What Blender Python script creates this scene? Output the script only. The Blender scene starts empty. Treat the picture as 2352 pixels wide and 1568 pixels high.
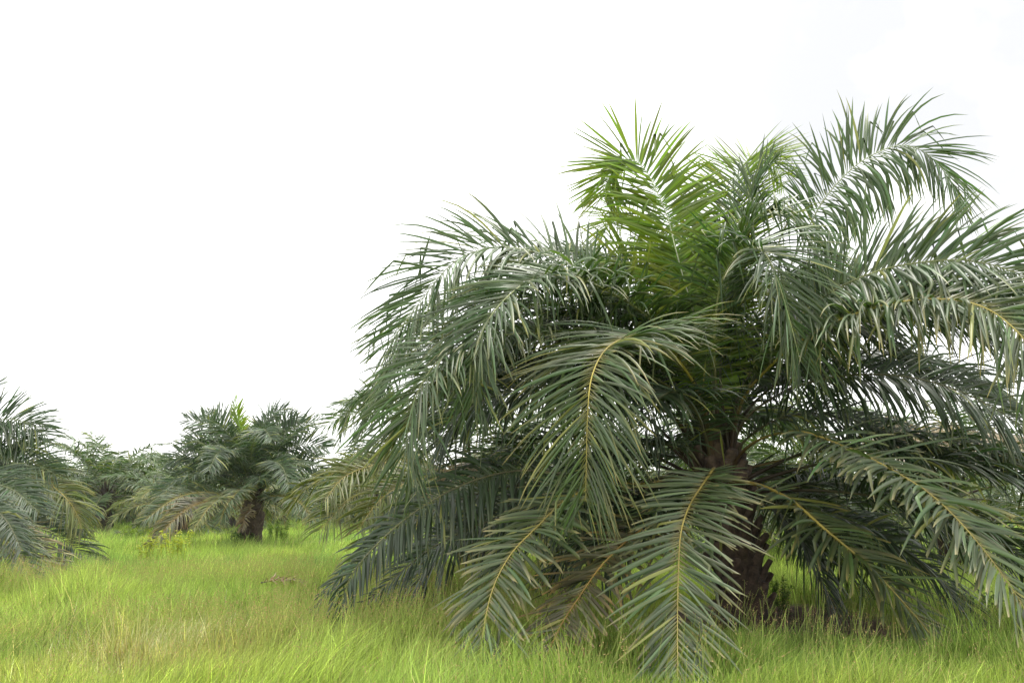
import bpy, math, random
import numpy as np
from mathutils import Vector

R = math.radians
C = bpy.context.scene.collection
scn = bpy.context.scene

# ------------------------------------------------------------------ camera
PITCH = R(11.8); CAM_H = 1.6; F = 1846.0          # focal length in pixels of a 2352 x 1568 picture
cam_d = bpy.data.cameras.new('camera'); cam = bpy.data.objects.new('camera', cam_d); C.objects.link(cam)
cam.location = (0, 0, CAM_H); cam.rotation_euler = (R(90) + PITCH, 0, 0)
cam_d.sensor_width = 36.0; cam_d.lens = 36.0 * F / 2352.0
cam_d.clip_start = 0.05; cam_d.clip_end = 4000
scn.camera = cam
scn.render.resolution_x, scn.render.resolution_y = 1024, 682

# ------------------------------------------------------------------ sky, sun, exposure
SUN_EL, SUN_AZ = R(73), R(15)                     # azimuth from +Y towards +X : beyond the palms, to the right
w = bpy.data.worlds.new('World'); scn.world = w; w.use_nodes = True
nt = w.node_tree; nt.nodes.clear()
def N(t, typ, **kw):
    n = t.nodes.new(typ)
    for k, v in kw.items(): setattr(n, k, v)
    return n
out = N(nt, 'ShaderNodeOutputWorld'); bg = N(nt, 'ShaderNodeBackground'); bg.inputs['Strength'].default_value = 0.14
sky = N(nt, 'ShaderNodeTexSky', sky_type='NISHITA'); sky.sun_disc = False
sky.sun_elevation = SUN_EL; sky.sun_rotation = SUN_AZ
hs = N(nt, 'ShaderNodeHueSaturation'); hs.inputs['Saturation'].default_value = 0.4
nt.links.new(sky.outputs[0], hs.inputs['Color'])
tc = N(nt, 'ShaderNodeTexCoord')
no = N(nt, 'ShaderNodeTexNoise'); no.inputs['Scale'].default_value = 9; no.inputs['Detail'].default_value = 4; no.inputs['Roughness'].default_value = .5
nt.links.new(tc.outputs['Generated'], no.inputs['Vector'])
def shade(a, b, c0, c1, src):
    r_ = N(nt, 'ShaderNodeMapRange', interpolation_type='SMOOTHSTEP'); r_.inputs[1].default_value = a; r_.inputs[2].default_value = b
    r_.inputs[3].default_value = c0; r_.inputs[4].default_value = c1; nt.links.new(src, r_.inputs[0]); return r_.outputs[0]
mx = N(nt, 'ShaderNodeMixRGB'); mx.inputs['Fac'].default_value = .8; mx.inputs['Color2'].default_value = (12.0, 11.9, 11.7, 1)   # thin bright overcast
nt.links.new(hs.outputs['Color'], mx.inputs['Color1'])
for gap in ((.47, .72, .54, .93, .985), (.40, .82, .40, .95, .985)):    # greyer cloud high on the right
    dp = N(nt, 'ShaderNodeVectorMath', operation='DOT_PRODUCT'); dp.inputs[1].default_value = Vector(gap[:3]).normalized()
    nt.links.new(tc.outputs['Generated'], dp.inputs[0])
    m1 = N(nt, 'ShaderNodeMath', operation='MULTIPLY'); nt.links.new(shade(gap[3], 1.0, 0, 1, dp.outputs['Value']), m1.inputs[0]); nt.links.new(shade(.40, .56, .2, 1, no.outputs['Fac']), m1.inputs[1])
    m2 = N(nt, 'ShaderNodeMixRGB'); m2.inputs['Color2'].default_value = (4.9, 4.97, 5.2, 1)
    nt.links.new(m1.outputs[0], m2.inputs['Fac']); nt.links.new(mx.outputs['Color'], m2.inputs['Color1']); mx = m2
nt.links.new(mx.outputs['Color'], bg.inputs['Color']); nt.links.new(bg.outputs[0], out.inputs['Surface'])

sd = bpy.data.lights.new('sun', 'SUN'); sd.energy = 2.2; sd.angle = R(16); sd.color = (1, .96, .88)
sun = bpy.data.objects.new('sun', sd); C.objects.link(sun)
sv = Vector((math.sin(SUN_AZ) * math.cos(SUN_EL), math.cos(SUN_AZ) * math.cos(SUN_EL), math.sin(SUN_EL)))
sun.rotation_euler = sv.to_track_quat('Z', 'Y').to_euler(); sun.location = (0, 0, 60)
vs = scn.view_settings
vs.view_transform = 'Standard'; vs.look = 'None'; vs.gamma = 1; vs.use_curve_mapping = False; vs.exposure = 0.5

# ------------------------------------------------------------------ materials
def attr_leaf(name, rough, trans, spec=.5, tint=(1.25, 1.35, .7)):
    m = bpy.data.materials.new(name); m.use_nodes = True
    t = m.node_tree; t.nodes.clear()
    o = N(t, 'ShaderNodeOutputMaterial'); p = N(t, 'ShaderNodeBsdfPrincipled')
    a = N(t, 'ShaderNodeAttribute', attribute_name='Col')
    p.inputs['Roughness'].default_value = rough
    p.inputs['Specular IOR Level'].default_value = spec
    t.links.new(a.outputs['Color'], p.inputs['Base Color'])
    if trans > 0:
        tr = N(t, 'ShaderNodeBsdfTranslucent'); ms = N(t, 'ShaderNodeMixShader'); ms.inputs[0].default_value = trans
        mul = N(t, 'ShaderNodeMixRGB', blend_type='MULTIPLY'); mul.inputs['Fac'].default_value = 1
        mul.inputs['Color2'].default_value = (*tint, 1)
        t.links.new(a.outputs['Color'], mul.inputs['Color1']); t.links.new(mul.outputs['Color'], tr.inputs['Color'])
        t.links.new(p.outputs[0], ms.inputs[1]); t.links.new(tr.outputs[0], ms.inputs[2]); t.links.new(ms.outputs[0], o.inputs['Surface'])
    else:
        t.links.new(p.outputs[0], o.inputs['Surface'])
    return m
M_LEAF = attr_leaf('palm_leaflet', .44, .24, .60, (1.3, 1.5, .6))
M_YOUNG = attr_leaf('young_palm_leaflet', .45, .42, .45, (1.5, 1.45, .6))
M_STALK = attr_leaf('palm_stalk', .55, 0, .35)
M_GRASS = attr_leaf('grass_blade', .6, .45, .25, (1.2, 1.2, .8))
M_SEED = attr_leaf('grass_seed', .7, .3, .2, (1, 1, 1))
M_HERB = attr_leaf('herb_leaf', .5, .4, .3, (1.2, 1.2, .7))

def bark_mat(name, c1, c2, scale):
    m = bpy.data.materials.new(name); m.use_nodes = True
    t = m.node_tree; p = t.nodes['Principled BSDF']
    g = N(t, 'ShaderNodeTexCoord'); n1 = N(t, 'ShaderNodeTexNoise'); n1.inputs['Scale'].default_value = scale; n1.inputs['Detail'].default_value = 8
    n1.inputs['Roughness'].default_value = .7
    r = N(t, 'ShaderNodeValToRGB'); r.color_ramp.elements[0].color = (*c1, 1); r.color_ramp.elements[1].color = (*c2, 1)
    r.color_ramp.elements[0].position = .35; r.color_ramp.elements[1].position = .7
    b = N(t, 'ShaderNodeBump'); b.inputs['Strength'].default_value = .9; b.inputs['Distance'].default_value = .03
    t.links.new(g.outputs['Object'], n1.inputs['Vector']); t.links.new(n1.outputs['Fac'], r.inputs['Fac'])
    t.links.new(r.outputs['Color'], p.inputs['Base Color']); t.links.new(n1.outputs['Fac'], b.inputs['Height'])
    t.links.new(b.outputs['Normal'], p.inputs['Normal']); p.inputs['Roughness'].default_value = .9
    return m
M_BARK = bark_mat('palm_bark', (.022, .014, .009), (.10, .065, .045), 9)
M_STUB = bark_mat('cut_frond_base_bark', (.03, .019, .012), (.15, .10, .075), 7)

def ground_mat():
    m = bpy.data.materials.new('field_soil'); m.use_nodes = True
    t = m.node_tree; p = t.nodes['Principled BSDF']
    g = N(t, 'ShaderNodeTexCoord')
    n1 = N(t, 'ShaderNodeTexNoise'); n1.inputs['Scale'].default_value = .25; n1.inputs['Detail'].default_value = 6
    n2 = N(t, 'ShaderNodeTexNoise'); n2.inputs['Scale'].default_value = 14; n2.inputs['Detail'].default_value = 8; n2.inputs['Roughness'].default_value = .7
    r1 = N(t, 'ShaderNodeValToRGB'); r1.color_ramp.elements[0].color = (.17, .26, .045, 1); r1.color_ramp.elements[1].color = (.27, .35, .065, 1)
    r2 = N(t, 'ShaderNodeValToRGB'); r2.color_ramp.elements[0].color = (.035, .022, .014, 1); r2.color_ramp.elements[1].color = (.13, .085, .055, 1)
    a = N(t, 'ShaderNodeAttribute', attribute_name='soil'); mm = N(t, 'ShaderNodeMixRGB')
    for n in (n1, n2): t.links.new(g.outputs['Object'], n.inputs['Vector'])
    t.links.new(n1.outputs['Fac'], r1.inputs['Fac']); t.links.new(n2.outputs['Fac'], r2.inputs['Fac'])
    t.links.new(a.outputs['Fac'], mm.inputs['Fac']); t.links.new(r1.outputs['Color'], mm.inputs['Color1']); t.links.new(r2.outputs['Color'], mm.inputs['Color2'])
    t.links.new(mm.outputs['Color'], p.inputs['Base Color']); p.inputs['Roughness'].default_value = .95
    b = N(t, 'ShaderNodeBump'); b.inputs['Strength'].default_value = .6; b.inputs['Distance'].default_value = .04
    t.links.new(n2.outputs['Fac'], b.inputs['Height']); t.links.new(b.outputs['Normal'], p.inputs['Normal'])
    return m
M_GROUND = ground_mat()

# ------------------------------------------------------------------ helpers
cP, sP = math.cos(PITCH), math.sin(PITCH)
def at(px, py, Y):
    """Point at ground distance Y ahead of the camera that shows at (px, py) in the 2352 px wide photograph."""
    u = (px - 1176.0) / F; v = -(py - 784.0) / F
    dy = cP - v * sP; dz = sP + v * cP
    return np.array([u / dy * Y, Y, CAM_H + dz / dy * Y])

def ground_z(x, y):
    x = np.asarray(x, float); y = np.asarray(y, float)
    far = np.clip((y - 14) / 20, 0, 1)
    return .10 * far * np.sin(x * .31 + 1.0) * np.cos(y * .23) + .05 * np.sin(x * .9 + y * .5) * np.cos(x * .4 - y * .8) + .22 * np.clip((y - 30) / 40, 0, 1)

def raw_mesh(name, V, Q, cols=None, smooth=False):
    """Mesh of quads Q (n x 4) over vertices V, with an optional point colour layer."""
    me = bpy.data.meshes.new(name)
    V = np.ascontiguousarray(V, np.float32); Q = np.ascontiguousarray(Q, np.int32)
    me.vertices.add(len(V)); me.vertices.foreach_set('co', V.ravel())
    me.loops.add(Q.size); me.loops.foreach_set('vertex_index', Q.ravel())
    me.polygons.add(len(Q)); me.polygons.foreach_set('loop_start', np.arange(0, Q.size, 4, dtype=np.int32))
    me.polygons.foreach_set('loop_total', np.full(len(Q), 4, np.int32))
    if smooth: me.polygons.foreach_set('use_smooth', np.ones(len(Q), bool))
    me.update(calc_edges=True)
    if cols is not None:
        a = me.color_attributes.new('Col', 'FLOAT_COLOR', 'POINT')
        c4 = np.ones((len(V), 4), np.float32); c4[:, :3] = cols
        a.data.foreach_set('color', c4.ravel())
    return me

def obj(name, me, mat, parent=None, loc=None):
    o = bpy.data.objects.new(name, me); C.objects.link(o)
    if mat and not me.materials: me.materials.append(mat)
    if parent: o.parent = parent
    if loc is not None: o.location = loc
    return o
def tag(o, label=None, cat=None, group=None, kind=None):
    for k, v in (('label', label), ('category', cat), ('group', group), ('kind', kind)):
        if v: o[k] = v
    return o
def empty(name, loc):
    o = bpy.data.objects.new(name, None); C.objects.link(o); o.location = loc; o.empty_display_size = .3
    return o
def unit(v): return v / np.maximum(np.linalg.norm(v, axis=-1, keepdims=True), 1e-9)

def spline(P, n):
    """Smooth curve through the points P, resampled to n equal steps."""
    P = np.asarray(P, float)
    Q = np.vstack([2 * P[0] - P[1], P, 2 * P[-1] - P[-2]])
    pts = []
    for i in range(1, len(Q) - 2):
        p0, p1, p2, p3 = Q[i - 1], Q[i], Q[i + 1], Q[i + 2]
        t0 = 0; t1 = t0 + np.linalg.norm(p1 - p0) ** .5; t2 = t1 + np.linalg.norm(p2 - p1) ** .5; t3 = t2 + np.linalg.norm(p3 - p2) ** .5
        t = np.linspace(t1, t2, 24, endpoint=False)[:, None]
        A1 = (t1 - t) / (t1 - t0) * p0 + (t - t0) / (t1 - t0) * p1
        A2 = (t2 - t) / (t2 - t1) * p1 + (t - t1) / (t2 - t1) * p2
        A3 = (t3 - t) / (t3 - t2) * p2 + (t - t2) / (t3 - t2) * p3
        B1 = (t2 - t) / (t2 - t0) * A1 + (t - t0) / (t2 - t0) * A2
        B2 = (t3 - t) / (t3 - t1) * A2 + (t - t1) / (t3 - t1) * A3
        pts.append((t2 - t) / (t2 - t1) * B1 + (t - t1) / (t2 - t1) * B2)
    pts = np.vstack(pts + [P[-1:]])
    for _ in range(3): pts[1:-1] = .25 * pts[:-2] + .5 * pts[1:-1] + .25 * pts[2:]
    d = np.r_[0, np.cumsum(np.linalg.norm(np.diff(pts, axis=0), axis=1))]
    s = np.linspace(0, d[-1], n)
    return np.stack([np.interp(s, d, pts[:, k]) for k in range(3)], 1), d[-1]

# frond looks: blade colour, colour spread, tip colour, share of dry tips, stalk colours (base, mid, tip), colour at the leaflet's root
LOOK = {
    'mature': dict(c=(.056, .096, .032), tip=(.30, .27, .09), dry=.22, st=((.035, .022, .012), (.16, .17, .06), (.30, .33, .16)), root=(.10, .12, .04), mat='leaf'),
    'upper':  dict(c=(.058, .102, .030), tip=(.28, .27, .08), dry=.16, st=((.040, .028, .014), (.20, .22, .12), (.42, .45, .34)), root=(.10, .14, .04), mat='leaf'),
    'young':  dict(c=(.145, .22, .024), tip=(.22, .28, .05), dry=.08, st=((.06, .05, .02), (.34, .36, .22), (.42, .45, .32)), root=(.10, .20, .03), mat='young'),
    'yellow': dict(c=(.060, .096, .033), tip=(.34, .27, .08), dry=.35, st=((.05, .030, .014), (.36, .28, .055), (.38, .32, .09)), root=(.19, .16, .04), mat='leaf'),
    'low':    dict(c=(.066, .104, .042), tip=(.32, .27, .12), dry=.28, st=((.05, .030, .014), (.28, .22, .05), (.33, .28, .08)), root=(.20, .16, .04), mat='leaf'),
    'old':    dict(c=(.082, .086, .040), tip=(.42, .26, .08), dry=.5, st=((.05, .030, .014), (.22, .14, .035), (.28, .18, .05)), root=(.24, .16, .04), mat='leaf'),
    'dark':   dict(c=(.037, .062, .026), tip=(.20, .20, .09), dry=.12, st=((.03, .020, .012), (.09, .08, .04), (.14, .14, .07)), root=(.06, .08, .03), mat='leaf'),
    'olive':  dict(c=(.10, .125, .024), tip=(.34, .29, .09), dry=.3, st=((.05, .030, .014), (.30, .22, .05), (.36, .30, .09)), root=(.22, .18, .04), mat='leaf'),
    'deep':   dict(c=(.033, .066, .021), tip=(.24, .25, .08), dry=.12, st=((.03, .020, .012), (.12, .13, .05), (.22, .25, .12)), root=(.07, .10, .03), mat='leaf'),
    'dead':   dict(c=(.25, .195, .125), tip=(.34, .26, .16), dry=.8, st=((.05, .030, .02), (.26, .17, .08), (.34, .24, .13)), root=(.30, .20, .10), mat='leaf'),
}

def frond_arrays(P, rng, look='mature', L=1.05, W=.041, droop=.6, kink=.14, lift=0., V=14., blunt=0., sp=.026, K=7,
                 t0=.2, out_dir=None, s0=None, thick=1., tipk=1., midc=.05, low_droop=None, low_sweep=1., plume=14., sweep=1., rs=6):
    lk = LOOK[look]
    nR = 48 if K > 4 else 16
    pts, length = spline(P, nR)
    T = unit(np.gradient(pts, axis=0))
    if out_dir is None:
        h = pts[int(nR * .75)] - pts[0]; h[2] = 0
    else: h = np.array(out_dir, float)
    h = unit(h)
    S = np.cross(h, [0, 0, 1.]);
    S = np.tile(S, (nR, 1)); S = unit(S - (S * T).sum(1, keepdims=True) * T)
    if s0 is not None:                              # frame carried along the stalk from its foot
        v = np.array(s0, float)
        for k in range(nR):
            v = v - (v @ T[k]) * T[k]; v /= np.linalg.norm(v); S[k] = v
    Nn = np.cross(S, T)
    tt = np.linspace(0, 1, nR)
    th = R(lift) * (1 if S[0, 1] > 0 else -1) * np.clip((tt - .1) / .3, 0, 1)[:, None]
    S, Nn = S * np.cos(th) + Nn * np.sin(th), Nn * np.cos(th) - S * np.sin(th)
    # ---- stalk (petiole + rachis)
    r = np.interp(tt, [0, .04, .12, .22, .5, .8, 1], [.085, .06, .040, .025, .0135, .008, .003]) * thick
    ang = np.linspace(0, 2 * math.pi, rs, endpoint=False)
    flat = np.interp(tt, [0, .2, .5], [.6, .75, .95])
    ring = pts[:, None, :] + r[:, None, None] * (np.cos(ang)[None, :, None] * S[:, None, :] + (np.sin(ang)[None, :] * flat[:, None])[..., None] * Nn[:, None, :])
    sv_ = ring.reshape(-1, 3)
    i, j = np.meshgrid(np.arange(nR - 1), np.arange(rs), indexing='ij')
    sq = np.stack([i * rs + j, i * rs + (j + 1) % rs, (i + 1) * rs + (j + 1) % rs, (i + 1) * rs + j], -1).reshape(-1, 4)
    sc = np.stack([np.interp(tt, [0, .14, .30, 1], [lk['st'][0][k], lk['st'][0][k] * 1.3, lk['st'][1][k], lk['st'][2][k]]) for k in range(3)], 1)
    blot = np.convolve(rng.normal(0, 1, nR + 4), np.ones(5) / 5, 'valid')[:nR]
    sc = sc * np.exp(.45 * blot)[:, None] * np.array([1, 1 + .0, 1])
    sc = np.repeat(sc, rs, 0) * rng.uniform(.88, 1.12, (nR * rs, 1))
    # ---- leaflets
    n = max(10, int(length * (1 - t0) / sp))
    seed_ = rng.uniform(0, 99); patchy = lambda v: .5 + .5 * np.sin(v * 3.1) * np.sin(v * 1.7 + 1)
    out = []
    base_t = np.linspace(t0, .995, n)
    for side in (-1, 1):
        t = np.clip(base_t + rng.normal(0, .25 / n, n), t0 * .9, 1)
        q = (t - t0) / (1 - t0); q = np.clip(q, 0, 1)
        f = t * (nR - 1)
        def lerp(A): return np.stack([np.interp(f, np.arange(nR), A[:, k]) for k in range(3)], 1)
        p0, Tt, Ss, Ns = lerp(pts), unit(lerp(T)), unit(lerp(S)), unit(lerp(Nn))
        ln = L * np.interp(q, [0, .06, .2, .5, .8, .94, 1], [.30, .62, .95, 1, .88, .64, .42]) * rng.normal(1, .10, n)
        gone = (rng.random(n) < .04) | (patchy(t * 9 + side * 3 + seed_) > .97); ln = np.where(gone, ln * rng.uniform(.12, .6, n), ln)
        ln = ln * np.interp(q, [0, .35, 1], [1, 1, tipk])
        a = np.radians(np.interp(q, [0, .3, .7, 1], [76, 66, 54, 30]) * sweep + rng.normal(0, 7, n))
        E = np.radians(V + plume * rng.choice([-1, 0, .15, 1], n) + rng.normal(0, 5, n) + np.clip(1 - q / .22, 0, 1) * rng.uniform(0, 24, n))
        lower = (side * Ss[:, 2] < 0) if low_droop is not None else np.zeros(n, bool)
        a = np.where(lower, a * low_sweep, a)
        d = np.cos(a)[:, None] * Tt + np.sin(a)[:, None] * (side * np.cos(E)[:, None] * Ss + np.sin(E)[:, None] * Ns)
        nb = Ns * np.cos(E)[:, None] - side * Ss * np.sin(E)[:, None]
        wd = W * .9 * np.interp(q, [0, .1, .5, .85, 1], [.55, .9, 1, .75, .45]) * rng.uniform(.8, 1.15, n)
        u = np.linspace(0, 1, K)
        dr = droop * rng.uniform(.5, 1.5, n) * (ln / max(L, .01))
        if low_droop is not None: dr = np.where(lower, low_droop * rng.uniform(.7, 1.4, n), dr)
        ks = np.where(rng.random(n) < kink, rng.uniform(.4, .85, n), 9.)
        bl = rng.random(n) < blunt
        ln = np.where(bl, ln * rng.uniform(.6, .85, n), ln)
        dry = rng.random(n) < lk['dry']
        yel = rng.random(n) < .025
        c0 = np.array(lk['c']) * np.exp(rng.normal(0, .26, (n, 1))) * (1 + rng.normal(0, .07, (n, 3)))
        c0[yel] = c0[yel] * .3 + np.array((.30, .30, .06)) * .7
        d = unit(d); nb = unit(nb - (nb * d).sum(1, keepdims=True) * d); tw = rng.normal(0, .42, n)[:, None]
        nb = nb * np.cos(tw) + np.cross(d, nb) * np.sin(tw)
        pos = p0.copy()
        rows_v, rows_c = [], []
        kinkdir = unit(np.stack([rng.normal(0, .35, n), rng.normal(0, .35, n), -np.ones(n)], 1))
        side_bend = rng.normal(0, .05, n)
        for k in range(K):
            uu = u[k]
            if k > 0:
                step = ln / (K - 1)
                g = dr * (1.2 * uu + .15) / (K - 1) * 1.15
                nd = d + g[:, None] * np.array([0, 0, -1.]) + (side_bend / (K - 1))[:, None] * Tt
                brk = (uu > ks)
                nd = np.where(brk[:, None] & (u[k - 1] <= ks)[:, None], .25 * d + kinkdir, nd)
                d = unit(nd)
                pos = pos + d * step[:, None]
            nb = unit(nb - (nb * d).sum(1, keepdims=True) * d)
            wv = np.cross(d, nb)
            prof = np.interp(uu, [0, .08, .25, .5, .72, .88, 1], [.28, .7, 1, .97, .78, .45, .04])
            profb = np.interp(uu, [0, .08, .25, .5, .72, .88, 1], [.28, .7, 1, 1, .9, .8, .55])
            ww = wd * np.where(bl, profb, prof) * .5
            fold = nb * (ww * .8)[:, None]
            jag = np.where(bl & (k == K - 1), rng.uniform(-.06, .06, n), 0)[:, None] * d
            rows_v.append(np.stack([pos - wv * ww[:, None] - fold * .5 + jag, pos + fold * .5, pos + wv * ww[:, None] - fold * .5 - jag], 1))
            rf = max(0, 1 - uu / .10) * .9
            tf = np.where(dry, np.interp(uu, [0, .5, .85, 1], [0, .03, .4, .95]), np.interp(uu, [0, .88, 1], [0, 0, .45]))[:, None]
            cc = c0 * (1 - rf) + np.array(lk['root']) * rf
            cc = cc * (1 - tf) + np.array(lk['tip']) * tf
            mid = cc * (1 - midc) + np.array(lk['root']) * 1.5 * midc
            edge = np.stack([cc, mid, cc * 1.1], 1)
            rows_c.append(edge)
        Vv = np.stack(rows_v, 1); Cc = np.stack(rows_c, 1)         # n, K, 3, 3
        out.append((Vv.reshape(-1, 3), Cc.reshape(-1, 3), n))
    lv = np.vstack([o[0] for o in out]); lc = np.vstack([o[1] for o in out]); nn = sum(o[2] for o in out)
    b = (np.arange(nn) * K * 3)[:, None, None]
    kk = (np.arange(K - 1) * 3)[None, :, None]
    ww = np.arange(2)[None, None, :]
    a0 = b + kk + ww
    lq = np.stack([a0, a0 + 1, a0 + 4, a0 + 3], -1).reshape(-1, 4)
    return (lv, lq, lc), (sv_, sq, sc)

def add_frond(palm, P, rng, label=None, **kw):
    """One frond of a palm: the leaflets as its mesh, the stalk as its sub-part. P is in world space."""
    org = np.array(palm.location)
    P = np.asarray(P, float) - org
    (lv, lq, lc), (sv_, sq, sc) = frond_arrays(P, rng, **kw)
    young = LOOK[kw.get('look', 'mature')]['mat'] == 'young'
    f = obj('frond', raw_mesh('frond', lv, lq, lc), M_YOUNG if young else M_LEAF, palm)
    obj('frond_stalk', raw_mesh('frond_stalk', sv_, sq, sc, True), M_STALK, f)
    if label: f['label'] = label
    return f

def trunk_arrays(axis, radii, rng, seg=20, rough=.06):
    axis, _ = spline(axis, len(radii))
    ang = np.linspace(0, 2 * math.pi, seg, endpoint=False)
    n = len(radii)
    rr = np.asarray(radii)[:, None] * (1 + rough * rng.normal(0, 1, (n, seg)) + rough * np.sin(ang * 3)[None, :])
    V = axis[:, None, :] + np.stack([rr * np.cos(ang), rr * np.sin(ang), np.zeros_like(rr)], -1)
    i, j = np.meshgrid(np.arange(n - 1), np.arange(seg), indexing='ij')
    Q = np.stack([i * seg + j, i * seg + (j + 1) % seg, (i + 1) * seg + (j + 1) % seg, (i + 1) * seg + j], -1).reshape(-1, 4)
    return V.reshape(-1, 3), Q, axis

def stub_arrays(p, az, rng, s=1., tilt=62):
    """One cut frond base: a flattened wedge that leaves the trunk slanting upwards and ends in a chopped face."""
    h = np.array([math.cos(az), math.sin(az), 0]); S = np.array([-h[1], h[0], 0]); up = np.array([0, 0, 1.])
    e = R(tilt + rng.uniform(-12, 12)); d = h * math.cos(e) + up * math.sin(e); nrm = np.cross(S, d)
    secs = [(-.06, .13, .055), (.05, .11, .05), (.14, .085, .045), (.20 + rng.uniform(0, .1), .065, .038)]
    V = []
    for l, a, b in secs:
        c = p + d * l * s + rng.normal(0, .006, 3)
        for x, y in ((-1, -.4), (-.5, .8), (.5, .8), (1, -.4), (.45, -1), (-.45, -1)):
            V.append(c + S * x * a * s + nrm * y * b * s)
    V = np.array(V); Q = []
    for i in range(3):
        for j in range(6): Q.append((i * 6 + j, i * 6 + (j + 1) % 6, i * 6 + 6 + (j + 1) % 6, i * 6 + 6 + j))
    Q += [(18, 19, 20, 21), (18, 21, 22, 23)]
    return V, np.array(Q)

def build_trunk(palm, axis, radii, rng, stubs, s=1.):
    org = np.array(palm.location)
    V, Q, ax = trunk_arrays(np.asarray(axis) - org, radii, rng)
    tr = obj('trunk', raw_mesh('trunk', V, Q, None, True), M_BARK, palm)
    for i in range(stubs):
        q = (i + .5) / stubs; az = i * 2.39996
        f = q * (len(ax) - 1); c = np.array([np.interp(f, np.arange(len(ax)), ax[:, k]) for k in range(3)])
        r = np.interp(f, np.arange(len(ax)), radii)
        c = c + np.array([math.cos(az), math.sin(az), 0]) * r * .92
        v, qd = stub_arrays(c, az, rng, s * (.85 + .4 * q))
        obj('cut_frond_base', raw_mesh('cut_frond_base', v, qd), M_STUB, tr)
    return tr

def grow(top, az, e0, length, bend, rng, n=9, floor=.12, lean=0.):
    """Points of a free-growing frond: leaves the crown at elevation e0 and arches over."""
    p = np.array(top) + np.array([math.cos(az), math.sin(az), 0]) * .2
    P = [p]; a = az
    for k in range(n):
        q = (k + .5) / n
        e = e0 - bend * q ** 1.5
        a += lean / n
        d = np.array([math.cos(a) * math.cos(e), math.sin(a) * math.cos(e), math.sin(e)])
        p = p + d * length / n
        p[2] = max(p[2], floor + .03 * k)
        P.append(p.copy())
    return np.array(P)

# ------------------------------------------------------------------ ground
BASE = at(1712, 1447, 11.7); BX, BY = BASE[0], 11.7
def soil_mask(x, y):
    d = np.hypot((x - BX - .35) / 1.15, y - BY - .45) + .28 * np.sin(3 * np.arctan2(y - BY, x - BX) + 1) + .15 * np.sin(x * 5) * np.sin(y * 4)
    return np.clip((2.3 - d) / .7, 0, 1)
gx = np.unique(np.r_[np.linspace(-1500, -60, 10), np.linspace(-60, 60, 121), np.linspace(-4, 10, 90), np.linspace(60, 1500, 10)])
gy = np.unique(np.r_[np.linspace(-300, -5, 6), np.linspace(-5, 90, 120), np.linspace(8, 16, 50), np.linspace(90, 2500, 14)])
X, Yg = np.meshgrid(gx, gy, indexing='ij')
Vg = np.stack([X, Yg, ground_z(X, Yg)], -1).reshape(-1, 3)
i, j = np.meshgrid(np.arange(len(gx) - 1), np.arange(len(gy) - 1), indexing='ij'); ny = len(gy)
Qg = np.stack([i * ny + j, (i + 1) * ny + j, (i + 1) * ny + j + 1, i * ny + j + 1], -1).reshape(-1, 4)
me = raw_mesh('ground', Vg, Qg, None, True)
att = me.attributes.new('soil', 'FLOAT', 'POINT'); att.data.foreach_set('value', soil_mask(Vg[:, 0], Vg[:, 1]).astype(np.float32))
tag(obj('ground', me, M_GROUND), kind='structure')

# ------------------------------------------------------------------ the big oil palm
rng = np.random.default_rng(11)
palm = empty('oil_palm', (BX, BY, float(ground_z(BX, BY))))
tag(palm, 'big oil palm with arching fronds down to the grass, filling the right', 'palm')
TOP = at(1650, 1085, 11.7)
z0 = float(ground_z(BX, BY))
axis = [np.array([BX, BY, z0 - .1]), np.array([BX - .04, BY, .7]), (np.array([BX, BY, 1.5]) * .4 + np.array([TOP[0], BY, 1.5]) * .6), np.array([TOP[0], BY, TOP[2] + .25])]
build_trunk(palm, axis, np.interp(np.linspace(0, 1, 26), [0, .1, .5, .8, 1], [.40, .35, .33, .32, .24]), rng, 84, 1.0)

def main_frond(pts, base=0., **kw):
    P = [at(*p) for p in pts]
    h = P[min(2, len(P) - 1)] - np.array([TOP[0], BY, 0]); h[2] = 0; h = unit(h)
    st = np.array([TOP[0], BY, TOP[2] - .35 + base]) + h * .17
    kw.setdefault('t0', .26)
    kw.setdefault('out_dir', (P[-1] - st) * np.array([1, 1, 0]))
    return add_frond(palm, [st] + P, rng, **kw)

# left side, arching over
main_frond([(1600, 900, 11.6), (1480, 720, 11.4), (1300, 602, 11.2), (1150, 568, 11.0), (1051, 597, 10.8), (952, 710, 10.6), (893, 790, 10.5)], .3, look='upper', W=.05, sp=.032, t0=.3, lift=42, L=1.33, kink=.28)
main_frond([(1605, 900, 11.4), (1500, 740, 11.0), (1380, 660, 10.6), (1290, 632, 10.2), (1212, 648, 9.8), (1157, 690, 9.5), (1113, 750, 9.3), (1092, 822, 9.2), (1086, 925, 9.2)], .3, look='mature', W=.048, sp=.03, lift=12, L=1.22, kink=.16)
main_frond([(1615, 930, 11.2), (1560, 830, 10.6), (1490, 775, 9.9), (1430, 778, 9.3), (1385, 810, 8.9), (1358, 870, 8.65), (1350, 950, 8.5), (1347, 1050, 8.45), (1345, 1150, 8.5)], .2, look='yellow', L=1.25, lift=0, V=10, kink=.08, plume=9, thick=.9)
main_frond([(1590, 940, 11.5), (1430, 830, 11.0), (1260, 770, 10.5), (1110, 778, 10.0), (1020, 818, 9.7), (978, 865, 9.5), (945, 940, 9.4), (935, 1030, 9.4), (950, 1115, 9.4)], .2, look='mature', L=1.18, lift=20, kink=.1)
main_frond([(1600, 930, 11.9), (1450, 800, 12.4), (1250, 720, 12.9), (1050, 760, 13.3), (930, 830, 13.5), (868, 900, 13.6), (830, 990, 13.6)], .2, look='upper', L=1.16, lift=20, kink=.1)
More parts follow.
